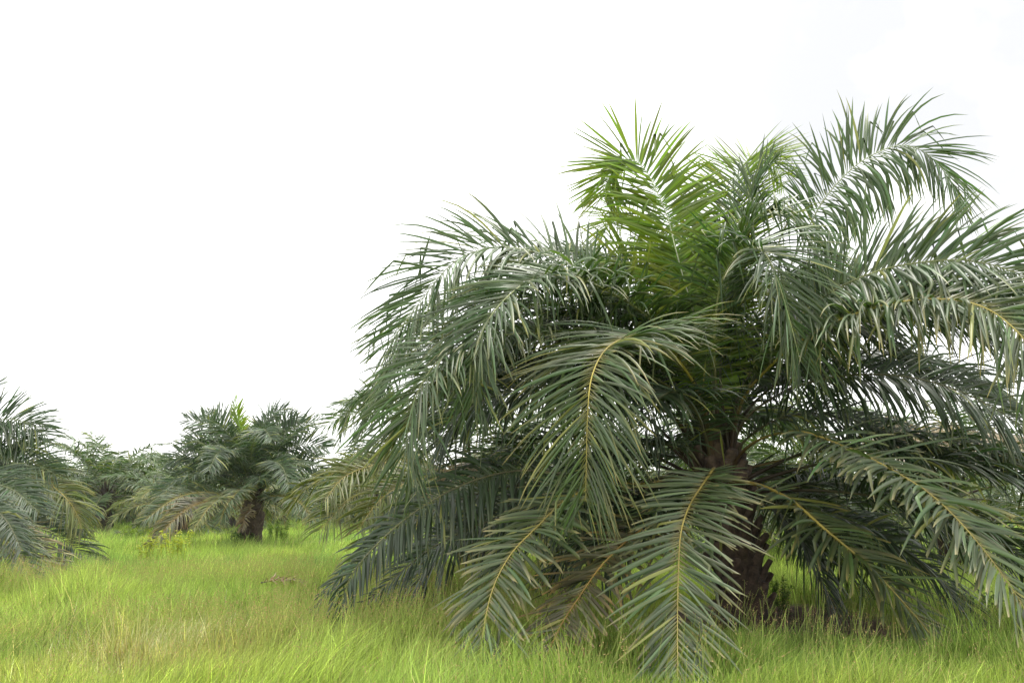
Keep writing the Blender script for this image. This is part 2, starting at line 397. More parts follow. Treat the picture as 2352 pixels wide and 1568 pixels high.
main_frond([(1605, 930, 11.8), (1480, 760, 12.0), (1300, 650, 12.2), (1120, 660, 12.3), (990, 730, 12.3), (920, 820, 12.4), (880, 900, 12.4)], .25, look='upper', L=1.22, lift=20, kink=.15)
main_frond([(1620, 900, 11.9), (1580, 760, 12.2), (1500, 640, 12.5), (1370, 592, 12.7), (1250, 575, 12.9), (1160, 600, 13.1)], .4, look='upper', L=.75, t0=.34, lift=25, kink=.35)
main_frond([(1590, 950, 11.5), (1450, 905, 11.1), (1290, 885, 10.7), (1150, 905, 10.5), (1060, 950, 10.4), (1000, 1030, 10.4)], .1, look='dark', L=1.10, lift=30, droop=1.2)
main_frond([(1570, 980, 11.9), (1430, 900, 12.4), (1230, 850, 12.8), (1060, 880, 13.0), (940, 960, 13.1), (880, 1060, 13.2)], .1, look='olive', L=1.10, lift=20, droop=.9)
# low left, hanging to the grass
main_frond([(1590, 1085, 11.4), (1480, 1105, 11.1), (1330, 1092, 10.7), (1200, 1080, 10.4), (1104, 1098, 10.2), (991, 1150, 9.9), (880, 1235, 9.7), (805, 1325, 9.6), (783, 1400, 9.6), (793, 1470, 9.6)], -.1, look='dark', L=0.86, tipk=.42, lift=45, V=8, droop=2.2, sp=.036, kink=.18, W=.05)
main_frond([(1590, 1095, 11.5), (1470, 1120, 11.3), (1300, 1110, 11.1), (1150, 1120, 10.9), (1000, 1170, 10.7), (870, 1250, 10.6), (770, 1335, 10.5), (718, 1405, 10.4)], -.1, look='dark', L=0.66, tipk=.5, lift=35, droop=1.6, blunt=.5, sp=.045)
main_frond([(1590, 1105, 11.3), (1450, 1135, 10.9), (1250, 1160, 10.6), (1100, 1205, 10.4), (991, 1258, 10.2), (915, 1318, 10.1), (845, 1380, 10.0)], -.15, look='dark', L=0.87, tipk=.45, sp=.04, lift=35, droop=1.3, blunt=.4)
main_frond([(1600, 1100, 11.2), (1480, 1110, 10.6), (1400, 1112, 10.2), (1308, 1142, 9.6), (1233, 1210, 9.0), (1172, 1274, 8.6), (1131, 1354, 8.25), (1110, 1448, 8.0), (1102, 1545, 7.75)], -.15, sp=.036, thick=.8, midc=.10, look='low', L=0.93, V=4, droop=0.21, kink=.06, blunt=0.85, plume=18, W=.05)
main_frond([(1610, 1140, 11.1), (1540, 1180, 10.4), (1460, 1225, 9.7), (1380, 1300, 9.1), (1331, 1369, 8.7), (1290, 1432, 8.4), (1250, 1515, 8.05)], -.3, sp=.036, W=.048, midc=.10, look='old', L=0.84, V=0, droop=0.24, blunt=0.75, plume=18, thick=.85, label='low frond turning orange brown beneath its neighbours')
main_frond([(1635, 1090, 11.2), (1640, 1075, 10.6), (1614, 1112, 9.9), (1584, 1160, 9.3), (1564, 1222, 8.8), (1558, 1323, 8.35), (1556, 1440, 7.95), (1557, 1560, 7.55)], -.15, sp=.036, thick=.8, W=.048, midc=.10, look='low', L=0.95, V=2, droop=0.24, kink=.07, blunt=0.70, plume=9, sweep=.95)
# low right
main_frond([(1680, 1110, 11.3), (1730, 1110, 11.0), (1813, 1146, 10.5), (1896, 1216, 10.0), (1999, 1303, 9.6), (2107, 1419, 9.3), (2165, 1490, 9.1)], -.25, sp=.036, thick=1.35, midc=.10, look='yellow', L=0.99, V=2, droop=0.33, blunt=0.75, plume=18, W=.052)
main_frond([(1690, 1060, 11.4), (1727, 1019, 11.1), (1779, 997, 10.8), (1841, 991, 10.4), (1932, 1022, 9.9), (2013, 1059, 9.4), (2079, 1096, 9.0), (2134, 1132, 8.7), (2189, 1182, 8.4), (2248, 1248, 8.1), (2306, 1325, 7.8), (2355, 1400, 7.6), (2390, 1470, 7.5)], -.05, sp=.036, thick=.8, midc=.10, look='low', L=0.95, V=4, droop=0.45, blunt=0.80, plume=20, W=.056)
main_frond([(1695, 1090, 11.7), (1780, 1060, 11.6), (1900, 1035, 11.4), (2040, 1020, 11.1), (2187, 1041, 10.8), (2352, 1075, 10.5), (2480, 1140, 10.2)], -.1, sp=.036, thick=.8, midc=.10, look='low', L=1.10, V=6, droop=0.54, blunt=0.60, W=.055)
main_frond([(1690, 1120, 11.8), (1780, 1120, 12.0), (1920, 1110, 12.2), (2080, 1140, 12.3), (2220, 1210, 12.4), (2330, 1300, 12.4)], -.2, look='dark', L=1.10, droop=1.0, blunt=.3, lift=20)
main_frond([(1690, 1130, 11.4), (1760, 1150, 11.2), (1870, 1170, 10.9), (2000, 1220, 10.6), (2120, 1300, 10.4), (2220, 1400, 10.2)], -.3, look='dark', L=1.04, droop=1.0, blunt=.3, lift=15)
# right side, arching over
main_frond([(1700, 930, 11.5), (1760, 850, 11.1), (1850, 775, 10.6), (1960, 722, 10.0), (2070, 693, 9.5), (2189, 688, 9.0), (2263, 707, 8.7), (2313, 740, 8.5), (2356, 785, 8.3), (2400, 870, 8.2), (2420, 960, 8.2)], .2, look='yellow', L=1.30, lift=25, V=12, droop=.8, kink=.16, W=.05)
main_frond([(1700, 900, 11.6), (1780, 790, 11.2), (1880, 690, 10.7), (2000, 628, 10.2), (2120, 602, 9.7), (2240, 600, 9.3), (2360, 640, 9.0), (2460, 720, 8.8)], .35, look='mature', L=1.12, t0=.34, lift=55, V=14, droop=.55, kink=.16, W=.056)
main_frond([(1700, 900, 11.7), (1790, 790, 11.6), (1920, 715, 11.4), (2080, 680, 11.2), (2240, 690, 11.0), (2380, 760, 10.8)], .35, look='mature', L=1.28, lift=45, V=14, droop=.7, kink=.2, W=.054)
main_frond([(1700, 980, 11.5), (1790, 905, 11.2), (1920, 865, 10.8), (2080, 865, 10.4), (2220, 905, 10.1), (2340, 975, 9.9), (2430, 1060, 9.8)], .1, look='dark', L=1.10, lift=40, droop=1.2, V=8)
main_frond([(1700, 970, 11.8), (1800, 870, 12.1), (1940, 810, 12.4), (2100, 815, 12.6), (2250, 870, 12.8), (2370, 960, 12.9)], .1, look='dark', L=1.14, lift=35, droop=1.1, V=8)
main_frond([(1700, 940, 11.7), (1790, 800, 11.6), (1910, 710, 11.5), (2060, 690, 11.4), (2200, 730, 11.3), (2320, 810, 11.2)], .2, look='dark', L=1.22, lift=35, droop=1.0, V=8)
main_frond([(1690, 900, 11.8), (1755, 740, 12.0), (1840, 560, 12.2), (1895, 455, 12.3), (1966, 380, 12.3), (2018, 349, 12.3), (2071, 333, 12.3), (2116, 345, 12.2), (2154, 377, 12.2), (2187, 425, 12.1), (2200, 470, 12.1)], .5, look='upper', L=1.26, sp=.034, sweep=.78, lift=58, V=16, droop=.6, low_droop=3.2, low_sweep=1.75, t0=.5, kink=.16, W=.05)
# top of the crown
main_frond([(1640, 900, 11.7), (1606, 760, 11.8), (1570, 640, 11.9), (1548, 557, 11.9), (1534, 502, 11.95), (1513, 450, 12.0), (1489, 401, 12.0), (1466, 374, 12.0), (1442, 364, 12.0), (1414, 374, 12.0), (1396, 410, 12.0), (1385, 455, 12.0)], .6, look='young', L=1.25, V=12, droop=.25, kink=.12, s0=(1, .3, 0), t0=.16, sweep=1.18, thick=.8, W=.062)
main_frond([(1640, 900, 11.9), (1600, 760, 12.4), (1540, 620, 12.8), (1480, 530, 13.1), (1420, 500, 13.3), (1385, 540, 13.4), (1375, 600, 13.4)], .5, look='young', L=1.15, V=14, droop=.4, kink=.15, s0=(1, .6, 0), t0=.16)
main_frond([(1645, 900, 11.4), (1640, 800, 11.2), (1648, 689, 10.9), (1660, 640, 10.7), (1685, 597, 10.5), (1719, 570, 10.2), (1750, 576, 9.95), (1771, 606, 9.8), (1790, 655, 9.7), (1815, 740, 9.65), (1838, 830, 9.65)], .5, look='mature', L=1.3, lift=0, V=16, droop=.6, kink=.3, out_dir=(.55, -.85, 0), t0=.22)
main_frond([(1655, 880, 11.6), (1660, 760, 11.6), (1680, 620, 11.6), (1715, 525, 11.5), (1755, 491, 11.4), (1805, 495, 11.2), (1852, 545, 11.0), (1885, 620, 10.9), (1905, 710, 10.85)], .55, look='upper', L=1.12, lift=30, V=18, droop=.55, kink=.45, out_dir=(1, -.35, 0))
main_frond([(1655, 860, 11.9), (1650, 700, 12.2), (1660, 560, 12.5), (1682, 435, 12.8), (1712, 372, 13.1), (1755, 362, 13.3), (1795, 400, 13.5)], .6, look='young', L=1.16, V=16, droop=.2, kink=.1, out_dir=(.5, .85, 0))
main_frond([(1665, 860, 11.8), (1675, 720, 11.9), (1690, 590, 12.0), (1712, 490, 12.1), (1738, 415, 12.1), (1772, 375, 12.0)], .65, look='upper', L=0.99, V=28, droop=.35, kink=.6, W=.055, sp=.036, out_dir=(.8, .5, 0))
main_frond([(1670, 900, 12.0), (1710, 780, 12.5), (1750, 690, 13.0), (1800, 640, 13.4), (1860, 650, 13.7), (1900, 720, 13.9)], .45, look='upper', L=1.16, droop=.7, kink=.2)
main_frond([(1650, 920, 12.1), (1640, 780, 12.8), (1620, 660, 13.5), (1600, 600, 14.2), (1570, 620, 14.8), (1550, 700, 15.2)], .4, look='dark', L=1.16, droop=.8, out_dir=(-.2, 1, 0))
# inner ones at the back that close the crown
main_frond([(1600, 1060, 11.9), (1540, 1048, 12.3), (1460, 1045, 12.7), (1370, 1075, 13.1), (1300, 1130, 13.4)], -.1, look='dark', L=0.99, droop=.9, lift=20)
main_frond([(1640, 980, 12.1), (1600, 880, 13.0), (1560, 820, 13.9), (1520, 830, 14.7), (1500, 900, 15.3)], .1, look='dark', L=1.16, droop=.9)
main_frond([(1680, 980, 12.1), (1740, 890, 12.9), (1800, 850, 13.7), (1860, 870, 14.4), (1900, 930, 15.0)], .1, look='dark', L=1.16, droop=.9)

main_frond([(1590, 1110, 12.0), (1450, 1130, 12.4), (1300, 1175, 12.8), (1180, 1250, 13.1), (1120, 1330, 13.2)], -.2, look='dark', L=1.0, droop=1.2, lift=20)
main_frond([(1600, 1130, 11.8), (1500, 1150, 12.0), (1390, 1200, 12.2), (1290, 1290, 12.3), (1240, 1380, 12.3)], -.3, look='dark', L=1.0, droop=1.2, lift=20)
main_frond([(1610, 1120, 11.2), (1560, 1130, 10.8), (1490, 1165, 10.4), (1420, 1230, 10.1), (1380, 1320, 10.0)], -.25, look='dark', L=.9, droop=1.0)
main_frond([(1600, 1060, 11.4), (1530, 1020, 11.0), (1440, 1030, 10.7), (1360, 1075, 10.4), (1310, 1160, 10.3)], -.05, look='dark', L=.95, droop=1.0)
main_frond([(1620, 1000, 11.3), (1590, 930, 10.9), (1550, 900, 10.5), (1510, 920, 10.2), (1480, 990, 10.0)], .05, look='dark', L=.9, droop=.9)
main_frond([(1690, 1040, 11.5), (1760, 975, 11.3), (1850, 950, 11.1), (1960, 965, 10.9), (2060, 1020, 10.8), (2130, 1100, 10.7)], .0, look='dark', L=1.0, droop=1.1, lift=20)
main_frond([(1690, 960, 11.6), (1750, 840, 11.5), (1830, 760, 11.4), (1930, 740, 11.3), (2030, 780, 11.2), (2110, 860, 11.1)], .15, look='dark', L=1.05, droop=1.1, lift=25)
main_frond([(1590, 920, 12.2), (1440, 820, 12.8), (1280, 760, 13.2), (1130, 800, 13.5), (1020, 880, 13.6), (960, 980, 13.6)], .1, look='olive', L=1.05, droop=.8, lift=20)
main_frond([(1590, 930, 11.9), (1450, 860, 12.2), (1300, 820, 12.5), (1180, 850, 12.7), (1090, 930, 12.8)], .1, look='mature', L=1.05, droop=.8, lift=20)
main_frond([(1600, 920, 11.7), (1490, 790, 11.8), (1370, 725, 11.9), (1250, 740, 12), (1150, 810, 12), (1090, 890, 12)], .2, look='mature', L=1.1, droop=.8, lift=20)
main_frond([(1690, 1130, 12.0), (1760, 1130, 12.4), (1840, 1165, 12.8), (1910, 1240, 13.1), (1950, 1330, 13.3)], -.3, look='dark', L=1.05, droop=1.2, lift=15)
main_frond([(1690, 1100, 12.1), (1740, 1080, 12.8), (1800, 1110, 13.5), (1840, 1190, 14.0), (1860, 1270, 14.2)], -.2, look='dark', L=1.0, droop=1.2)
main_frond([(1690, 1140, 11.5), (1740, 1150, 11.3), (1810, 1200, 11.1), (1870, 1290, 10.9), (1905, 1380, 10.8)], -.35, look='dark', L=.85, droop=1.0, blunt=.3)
main_frond([(1640, 900, 11.7), (1590, 780, 11.8), (1535, 680, 11.9), (1465, 610, 12.0), (1405, 595, 12.0), (1368, 640, 12.0)], .5, look='young', L=1.05, V=14, droop=.4, kink=.12, s0=(1, .4, 0), t0=.18, W=.05, sweep=1.1)

# younger and older fronds between them
for k in range(16):
    q = (k + .5) / 16; az = k * 2.39996 + .9
    if math.sin(az) < -.2 and q < .6: az = -az
    elif math.sin(az) < -.75: az += 1.2
    if math.cos(az) > .3 and q < .45: az = math.pi - az
    add_frond(palm, grow((TOP[0], BY, TOP[2] + .1 - .45 * q), az, R(76 - 72 * q), rng.uniform(4.6, 5.4), R(rng.uniform(70, 100)), rng, lean=rng.uniform(-.3, .3)), rng,
              look=('upper', 'mature', 'dark')[min(2, int(q * 3))], L=1.1, lift=rng.uniform(-25, 25), droop=.8, kink=.2, t0=.3)

# ------------------------------------------------------------------ the other palms close enough to show their parts
def other_palm(label, cx, cy_px, Y, name_seed, drawn, n_free, trunk_h, s=1., K=5, sp=.055, stubs=26, free_el=(78, -25), radius=.42, looks=('upper', 'mature', 'low'), bend=(60, 95)):
    rg = np.random.default_rng(name_seed)
    b = at(cx, 1200, Y); bx = b[0]; gz = float(ground_z(bx, Y))
    p = empty('oil_palm', (bx, Y, gz)); tag(p, label, 'palm')
    top = np.array([bx, Y, gz + trunk_h])
    build_trunk(p, [np.array([bx, Y, gz - .1]), np.array([bx + .03, Y, gz + trunk_h * .5]), top + np.array([0, 0, .25])],
                np.interp(np.linspace(0, 1, 16), [0, .15, .6, 1], [radius, radius * .86, radius * .9, radius * .6]), rg, stubs, s)
    for pts, kw in drawn:
        P = [at(*q) for q in pts]
        h = P[1] - top; h[2] = 0; h = unit(h)
        st = top + h * .2 + np.array([0, 0, kw.pop('base', 0.)])
        kw.setdefault('sp', sp); kw.setdefault('K', K)
        add_frond(p, [st] + P, rg, out_dir=(P[-1] - st) * np.array([1, 1, 0]), rs=5, **kw)
    for i in range(n_free):
        q = (i + .5) / n_free; az = i * 2.39996 + name_seed
        e0 = R(free_el[0] + (free_el[1] - free_el[0]) * q + rg.uniform(-6, 6))
        lk = looks[0] if q < .35 else looks[1] if q < .75 else looks[2]
        add_frond(p, grow(top + np.array([0, 0, .35 - .7 * q]), az, e0, rg.uniform(3.9, 4.9) * s, R(rg.uniform(*bend)), rg, lean=rg.uniform(-.3, .3)), rg,
                  look=lk, L=.95 * s, lift=rg.uniform(-20, 20), droop=rg.uniform(.5, 1.), kink=.12, sp=sp, K=K, rs=5, W=.058, out_dir=None)
    return p

# palm standing alone in the field
Y2 = 36.
def d2(pts, **kw):
    o = dict(look='deep', L=.95, W=.07, lift=15, droop=.5, kink=.06, sp=.045); o.update(kw)
    return [(q[0], q[1], Y2 + (q[2] if len(q) > 2 else 0)) for q in pts], o
other_palm('whole oil palm with stout trunk standing alone in open grass', 577, 1255, Y2, 5, [
    d2([(570, 1080, -.5), (558, 1010, -1), (545, 960, -1.5), (536, 926, -1.5)], look='young', V=20, L=.95, W=.09, sp=.06, base=.5, droop=.15),
    d2([(582, 1080), (595, 1010), (618, 960), (655, 938)], look='deep', lift=45, W=.08, L=1.15, droop=.35, base=.5),
    d2([(590, 1090), (625, 1030), (670, 985), (722, 968)], look='deep', W=.08, L=1.15, droop=.35, base=.4, lift=58),
    d2([(595, 1100), (640, 1050), (695, 1020), (748, 1028)], W=.08, L=1.15, droop=.35, base=.3, lift=58),
    d2([(600, 1110), (660, 1075), (710, 1065), (750, 1090)], W=.08, L=1.15, droop=.35, base=.2, lift=58),
    d2([(555, 1080), (520, 1020), (480, 975), (428, 964)], look='deep', W=.08, L=1.15, droop=.35, base=.4, lift=58),
    d2([(550, 1095), (510, 1040), (465, 1012), (420, 1022)], W=.08, L=1.15, droop=.35, base=.3, lift=58),
    d2([(545, 1105), (490, 1065), (435, 1042), (382, 1062)], W=.08, L=1.15, droop=.35, base=.2, lift=58),
    d2([(540, 1120), (480, 1100), (420, 1095), (362, 1135)], W=.08, L=1.15, droop=.35, base=.1, lift=58),
    d2([(540, 1140, -1), (470, 1130, -2.5), (400, 1145, -4), (330, 1195, -5)], look='low', lift=25, droop=.9),
    d2([(540, 1150, -2), (480, 1150, -4), (420, 1175, -5.5), (345, 1250, -6.5)], look='old', lift=20, droop=1.0),
    d2([(555, 1140, -2), (520, 1140, -4), (480, 1165, -5.5), (445, 1215, -6.5)], look='olive', droop=.8, L=.8),
    d2([(560, 1125, -2), (545, 1130, -4), (520, 1160, -5), (505, 1200, -5.5)], look='low', droop=.8, L=.8),
    d2([(605, 1140, -1), (650, 1140, -2), (690, 1155, -3), (722, 1195, -3.5)], look='low', lift=20, droop=.8),
    d2([(578, 1080, 1), (578, 1020, 2), (594, 985, 3), (610, 972, 4)], V=20, W=.08, L=1.0, base=.5, droop=.3),
    d2([(585, 1080, .5), (610, 1010, 1), (650, 965, 1.5), (690, 962, 2)], lift=50, W=.08, L=1.1, base=.45, droop=.3),
    d2([(560, 1080, .5), (540, 1010, 1), (505, 960, 1.5), (470, 950, 2)], lift=50, W=.08, L=1.1, base=.45, droop=.3),
    d2([(570, 1180, -1), (562, 1185, -1.6), (555, 1215, -2)], look='dead', L=.5, droop=.8),
    d2([(575, 1070, -1), (585, 1010, -2.4), (605, 985, -3.6), (625, 1010, -4.6)], base=.4, look='deep'),
    d2([(565, 1080, -1), (530, 1040, -2.5), (500, 1040, -4), (480, 1080, -5)], base=.3, look='deep'),
    d2([(590, 1080, -1), (625, 1060, -2.5), (650, 1075, -4), (665, 1120, -5)], base=.3, look='deep'),
], 26, 2.1, radius=.52, free_el=(80, 22), bend=(42, 70), s=.88, stubs=30, looks=('deep', 'deep', 'deep'))

# palm cut by the left edge
YL = 22.
def dl(pts, **kw):
    o = dict(look='deep', L=1.15, W=.055, lift=25, droop=.6, kink=.08, sp=.038); o.update(kw)
    return [(q[0] - 22, q[1] + 14, YL + (q[2] if len(q) > 2 else 0)) for q in pts], o
other_palm('oil palm cut by the left edge with only its right hand fronds showing', -175, 1255, YL, 8, [
    dl([(-140, 1060), (-100, 960), (-40, 900), (3, 880)], look='deep', base=.4),
    dl([(-130, 1070), (-60, 985), (20, 950), (80, 955), (130, 985)], look='deep', base=.3, lift=58),
    dl([(-130, 1080), (-50, 1020), (20, 985), (70, 1000), (100, 1040)], look='deep', base=.3, lift=50),
    dl([(-120, 1090), (-30, 1040), (40, 1040), (100, 1050), (150, 1075)], base=.2, lift=58),
    dl([(-120, 1100), (-20, 1065), (70, 1070), (140, 1100), (190, 1150), (210, 1200)], look='olive', base=.1, lift=35, droop=1.2),
    dl([(-120, 1110, -1), (-30, 1090, -2), (50, 1110, -2.5), (110, 1160, -3)], look='deep', lift=25, droop=1.0),
    dl([(-110, 1140, 0), (-20, 1140, 0), (60, 1180, 0), (150, 1215, 0), (205, 1250, 0), (255, 1285, 0)], look='dark', lift=35, droop=.9, blunt=.4),
    dl([(-120, 1150, -1.5), (-60, 1140, -3), (0, 1150, -4), (40, 1185, -4.5), (72, 1250, -5)], look='dark', L=.8, lift=20, droop=1.1),
    dl([(-120, 1170, -1.5), (-50, 1180, -3), (10, 1215, -4), (60, 1260, -4.6), (100, 1318, -5)], look='low', lift=20, droop=.9),
    dl([(-120, 1170, -.5), (-40, 1190, -1.5), (40, 1225, -2), (110, 1265, -2.4), (165, 1295, -2.6)], look='old', lift=20, droop=.8),
], 14, 2.3, s=.82, stubs=20, looks=('deep', 'deep', 'mature'))

# palm just behind the big one, to its left
Y3 = 18.5
def d3(pts, **kw):
    o = dict(look='olive', L=.9, W=.05, lift=25, droop=.8, kink=.1, sp=.045); o.update(kw)
    return [(q[0], q[1], Y3 + (q[2] if len(q) > 2 else 0)) for q in pts], o
other_palm('partly dry oil palm close behind the left fronds of the big palm', 1085, 1255, Y3, 21, [
    d3([(1040, 1060), (960, 950), (890, 905), (835, 905), (800, 945), (783, 1010)], look='upper', base=.3),
    d3([(1040, 1080), (960, 1030), (880, 1010), (815, 1040), (775, 1100)], look='upper', base=.2),
    d3([(1030, 1100, -1), (950, 1060, -2), (870, 1065, -3), (790, 1095, -3.5), (745, 1150, -4)], base=.1),
    d3([(1040, 1120, -1), (960, 1090, -2), (880, 1105, -3), (800, 1150, -3.5), (735, 1215, -4)], look='olive'),
    d3([(1060, 1120, -2), (1000, 1100, -3.5), (930, 1110, -4.5), (870, 1150, -5), (820, 1220, -5.4)], look='olive', blunt=.3),
    d3([(1110, 1090, -2), (1130, 1055, -4), (1080, 1072, -5), (1030, 1095, -5.5), (985, 1135, -6)], look='dead', L=.6, droop=.5, lift=10, label='dry tan frond'),
    d3([(1120, 1080, -2), (1180, 1000, -3.5), (1195, 1000, -4.5), (1195, 1050, -5), (1190, 1090, -5.2)], look='upper', L=.7),
], 22, 2.0, s=.95, stubs=16, looks=('upper', 'olive', 'low'))

# palms behind the big one, to its right
def free_palm(label, px, Y, seed, n=26, th=2.0, s=.95, looks=('upper', 'mature', 'low'), dead=()):
    def dd(pts): return [(q[0], q[1], Y + q[2]) for q in pts], dict(look='dead', L=.75, W=.05, lift=20, droop=.7, sp=.05)
    return other_palm(label, px, 1255, Y, seed, [dd(q) for q in dead], n, th, s=s, stubs=18, looks=looks, sp=.055)
free_palm('oil palm behind the big palm at right, with dry buff lower fronds', 2185, 20.5, 31, 24, 1.9,
          dead=([(2160, 1030, -1), (2110, 985, -2), (2060, 990, -3), (2010, 1040, -4)], [(2210, 1040, -1), (2270, 1000, -2), (2330, 1010, -3), (2380, 1060, -4)],
                [(2190, 1050, -1.5), (2200, 1000, -3), (2230, 1005, -4.5), (2260, 1060, -6)], [(2170, 1060, -1), (2130, 1020, -2.5), (2080, 1015, -4), (2030, 1060, -5)]))
free_palm('oil palm seen between trunk and right fronds of the big palm, a row behind', 1905, 30, 33, 24, 2.0)
free_palm('oil palm straight behind the crown base of the big palm, mostly hidden', 1660, 23, 41, 26, 1.9)
free_palm('oil palm a row behind, seen left of the trunk of the big palm', 1440, 28, 35, 24, 1.9)
free_palm('yellow green oil palm behind the lower left fronds of the palm standing alone', 415, 47, 37, 26, 1.6, looks=('upper', 'olive', 'low'))

# ------------------------------------------------------------------ far palms, one mesh each
def far_palm_mesh(seed, look_a='upper', look_b='mature', n=32):
    rg = np.random.default_rng(seed); VV, QQ, CC = [], [], []; k = 0
    def put(v, q, c):
        nonlocal k
        VV.append(v); QQ.append(q + k); CC.append(c); k += len(v)
    v, q, _ = trunk_arrays([[0, 0, -.1], [.05, 0, 1], [0, 0, 2.3]], np.interp(np.linspace(0, 1, 10), [0, .2, 1], [.5, .42, .35]), rg, 10, .12)
    put(v, q, np.tile((.05, .034, .024), (len(v), 1)) * rg.uniform(.5, 1.5, (len(v), 1)))
    for i in range(n):
        t = (i + .5) / n; az = i * 2.39996
        (lv, lq, lc), (s1, s2, s3) = frond_arrays(grow((0, 0, 2.3 - .5 * t), az, R(80 - 95 * t + rg.uniform(-6, 6)), rg.uniform(4, 4.9), R(rg.uniform(55, 90)), rg, 6), rg,
            look=look_a if t < .4 else look_b if t < .8 else 'low', L=.95, W=.095, K=5, sp=.085, lift=rg.uniform(-15, 15), droop=.7, rs=4, plume=18)
        put(lv, lq, lc); put(s1, s2, s3)
    return raw_mesh('far_palm', np.vstack(VV), np.vstack(QQ), np.vstack(CC))
FAR = [far_palm_mesh(101), far_palm_mesh(102), far_palm_mesh(103, 'mature', 'deep'), far_palm_mesh(104, 'upper', 'olive')]
rf = random.Random(4)
spots = []
for row, Y in enumerate((56, 65, 75, 86, 98, 112)):
    step = 9.2 if row < 1 else 7.2
    for k in range(-12, 15):
        x = k * step + (row % 2) * step / 2 + rf.uniform(-.8, .8)
        px = 1176 + x / Y * F
        if px < -40 or px > 2400 or (x > -8 and k % 2): continue
        if 640 < px < 800 and Y < 70: continue
        spots.append((x, Y + rf.uniform(-1, 1), row))
place = ['in the first far row', 'in the second far row', 'in the third far row', 'in the fourth far row', 'in the fifth far row', 'in the last far row']
for x, Y, row in spots:
    o = obj('oil_palm', rf.choice(FAR), M_LEAF, None, (x, Y, float(ground_z(x, Y))))
    o.rotation_euler.z = rf.uniform(0, 6.28); s = rf.uniform(.92, 1.22); o.scale = (s, s, s)
    side = 'beyond the open grass' if x < -8 else 'hidden behind the big palm'
    tag(o, 'small hazy oil palm %s %s' % (place[row], side), 'palm', 'far oil palms %s %s' % (place[row], side))

# ------------------------------------------------------------------ grass
rng = np.random.default_rng(77)
PH = rng.uniform(0, 6.28, (12, 3))
def patch(x, y, sc, k=0):
    """Smooth random patches, 0..1."""
    v = 0
    for i in range(5):
        a = PH[(i + k) % 12]; f = sc * (1 + .55 * i); th = a[2]
        v = v + np.sin(x * f * math.cos(th) + y * f * math.sin(th) + a[0] + 1.3 * np.sin(y * f * .7 + a[1])) / (1 + .35 * i)
    return np.clip(.5 + v / 4.2, 0, 1)
def field(n, y0, y1, xl, xr):
    y = np.sqrt(rng.uniform(y0 ** 2, y1 ** 2, n)); x = rng.uniform(-xl, xr, n) * y
    return x, y
def blades(x, y, h, wd, lean_s, K, cols, rs=1.0):
    n = len(x)
    az = 2 * math.pi * patch(x, y, 1.1, 5) + rng.normal(0, 1.1, n); wind = .4
    dx, dy = np.cos(az) + wind, np.sin(az) - .1
    lean = np.abs(rng.normal(lean_s, lean_s * .5, n)); fa = rng.uniform(0, math.pi, n)
    z = ground_z(x, y) - .02
    u = np.linspace(0, 1, K)
    V = np.empty((n, K, 2, 3), np.float32); Cc = np.empty((n, K, 2, 3), np.float32)
    for k in range(K):
        s = u[k]; b = lean * h * s ** 1.8
        px, py, pz = x + dx * b, y + dy * b, z + h * s * (1 - .25 * np.clip(lean, 0, 1.2) * s)
        ww = wd * .5 * (1 - s ** 1.6 * .93)
        V[:, k, 0] = np.stack([px - np.cos(fa) * ww, py - np.sin(fa) * ww, pz], 1); V[:, k, 1] = np.stack([px + np.cos(fa) * ww, py + np.sin(fa) * ww, pz], 1)
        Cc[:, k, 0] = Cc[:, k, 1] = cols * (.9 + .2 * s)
    b = (np.arange(n) * K * 2)[:, None]; kk = (np.arange(K - 1) * 2)[None, :]; a0 = b + kk
    Q = np.stack([a0, a0 + 1, a0 + 3, a0 + 2], -1).reshape(-1, 4)
    return V.reshape(-1, 3), Q, Cc.reshape(-1, 3)

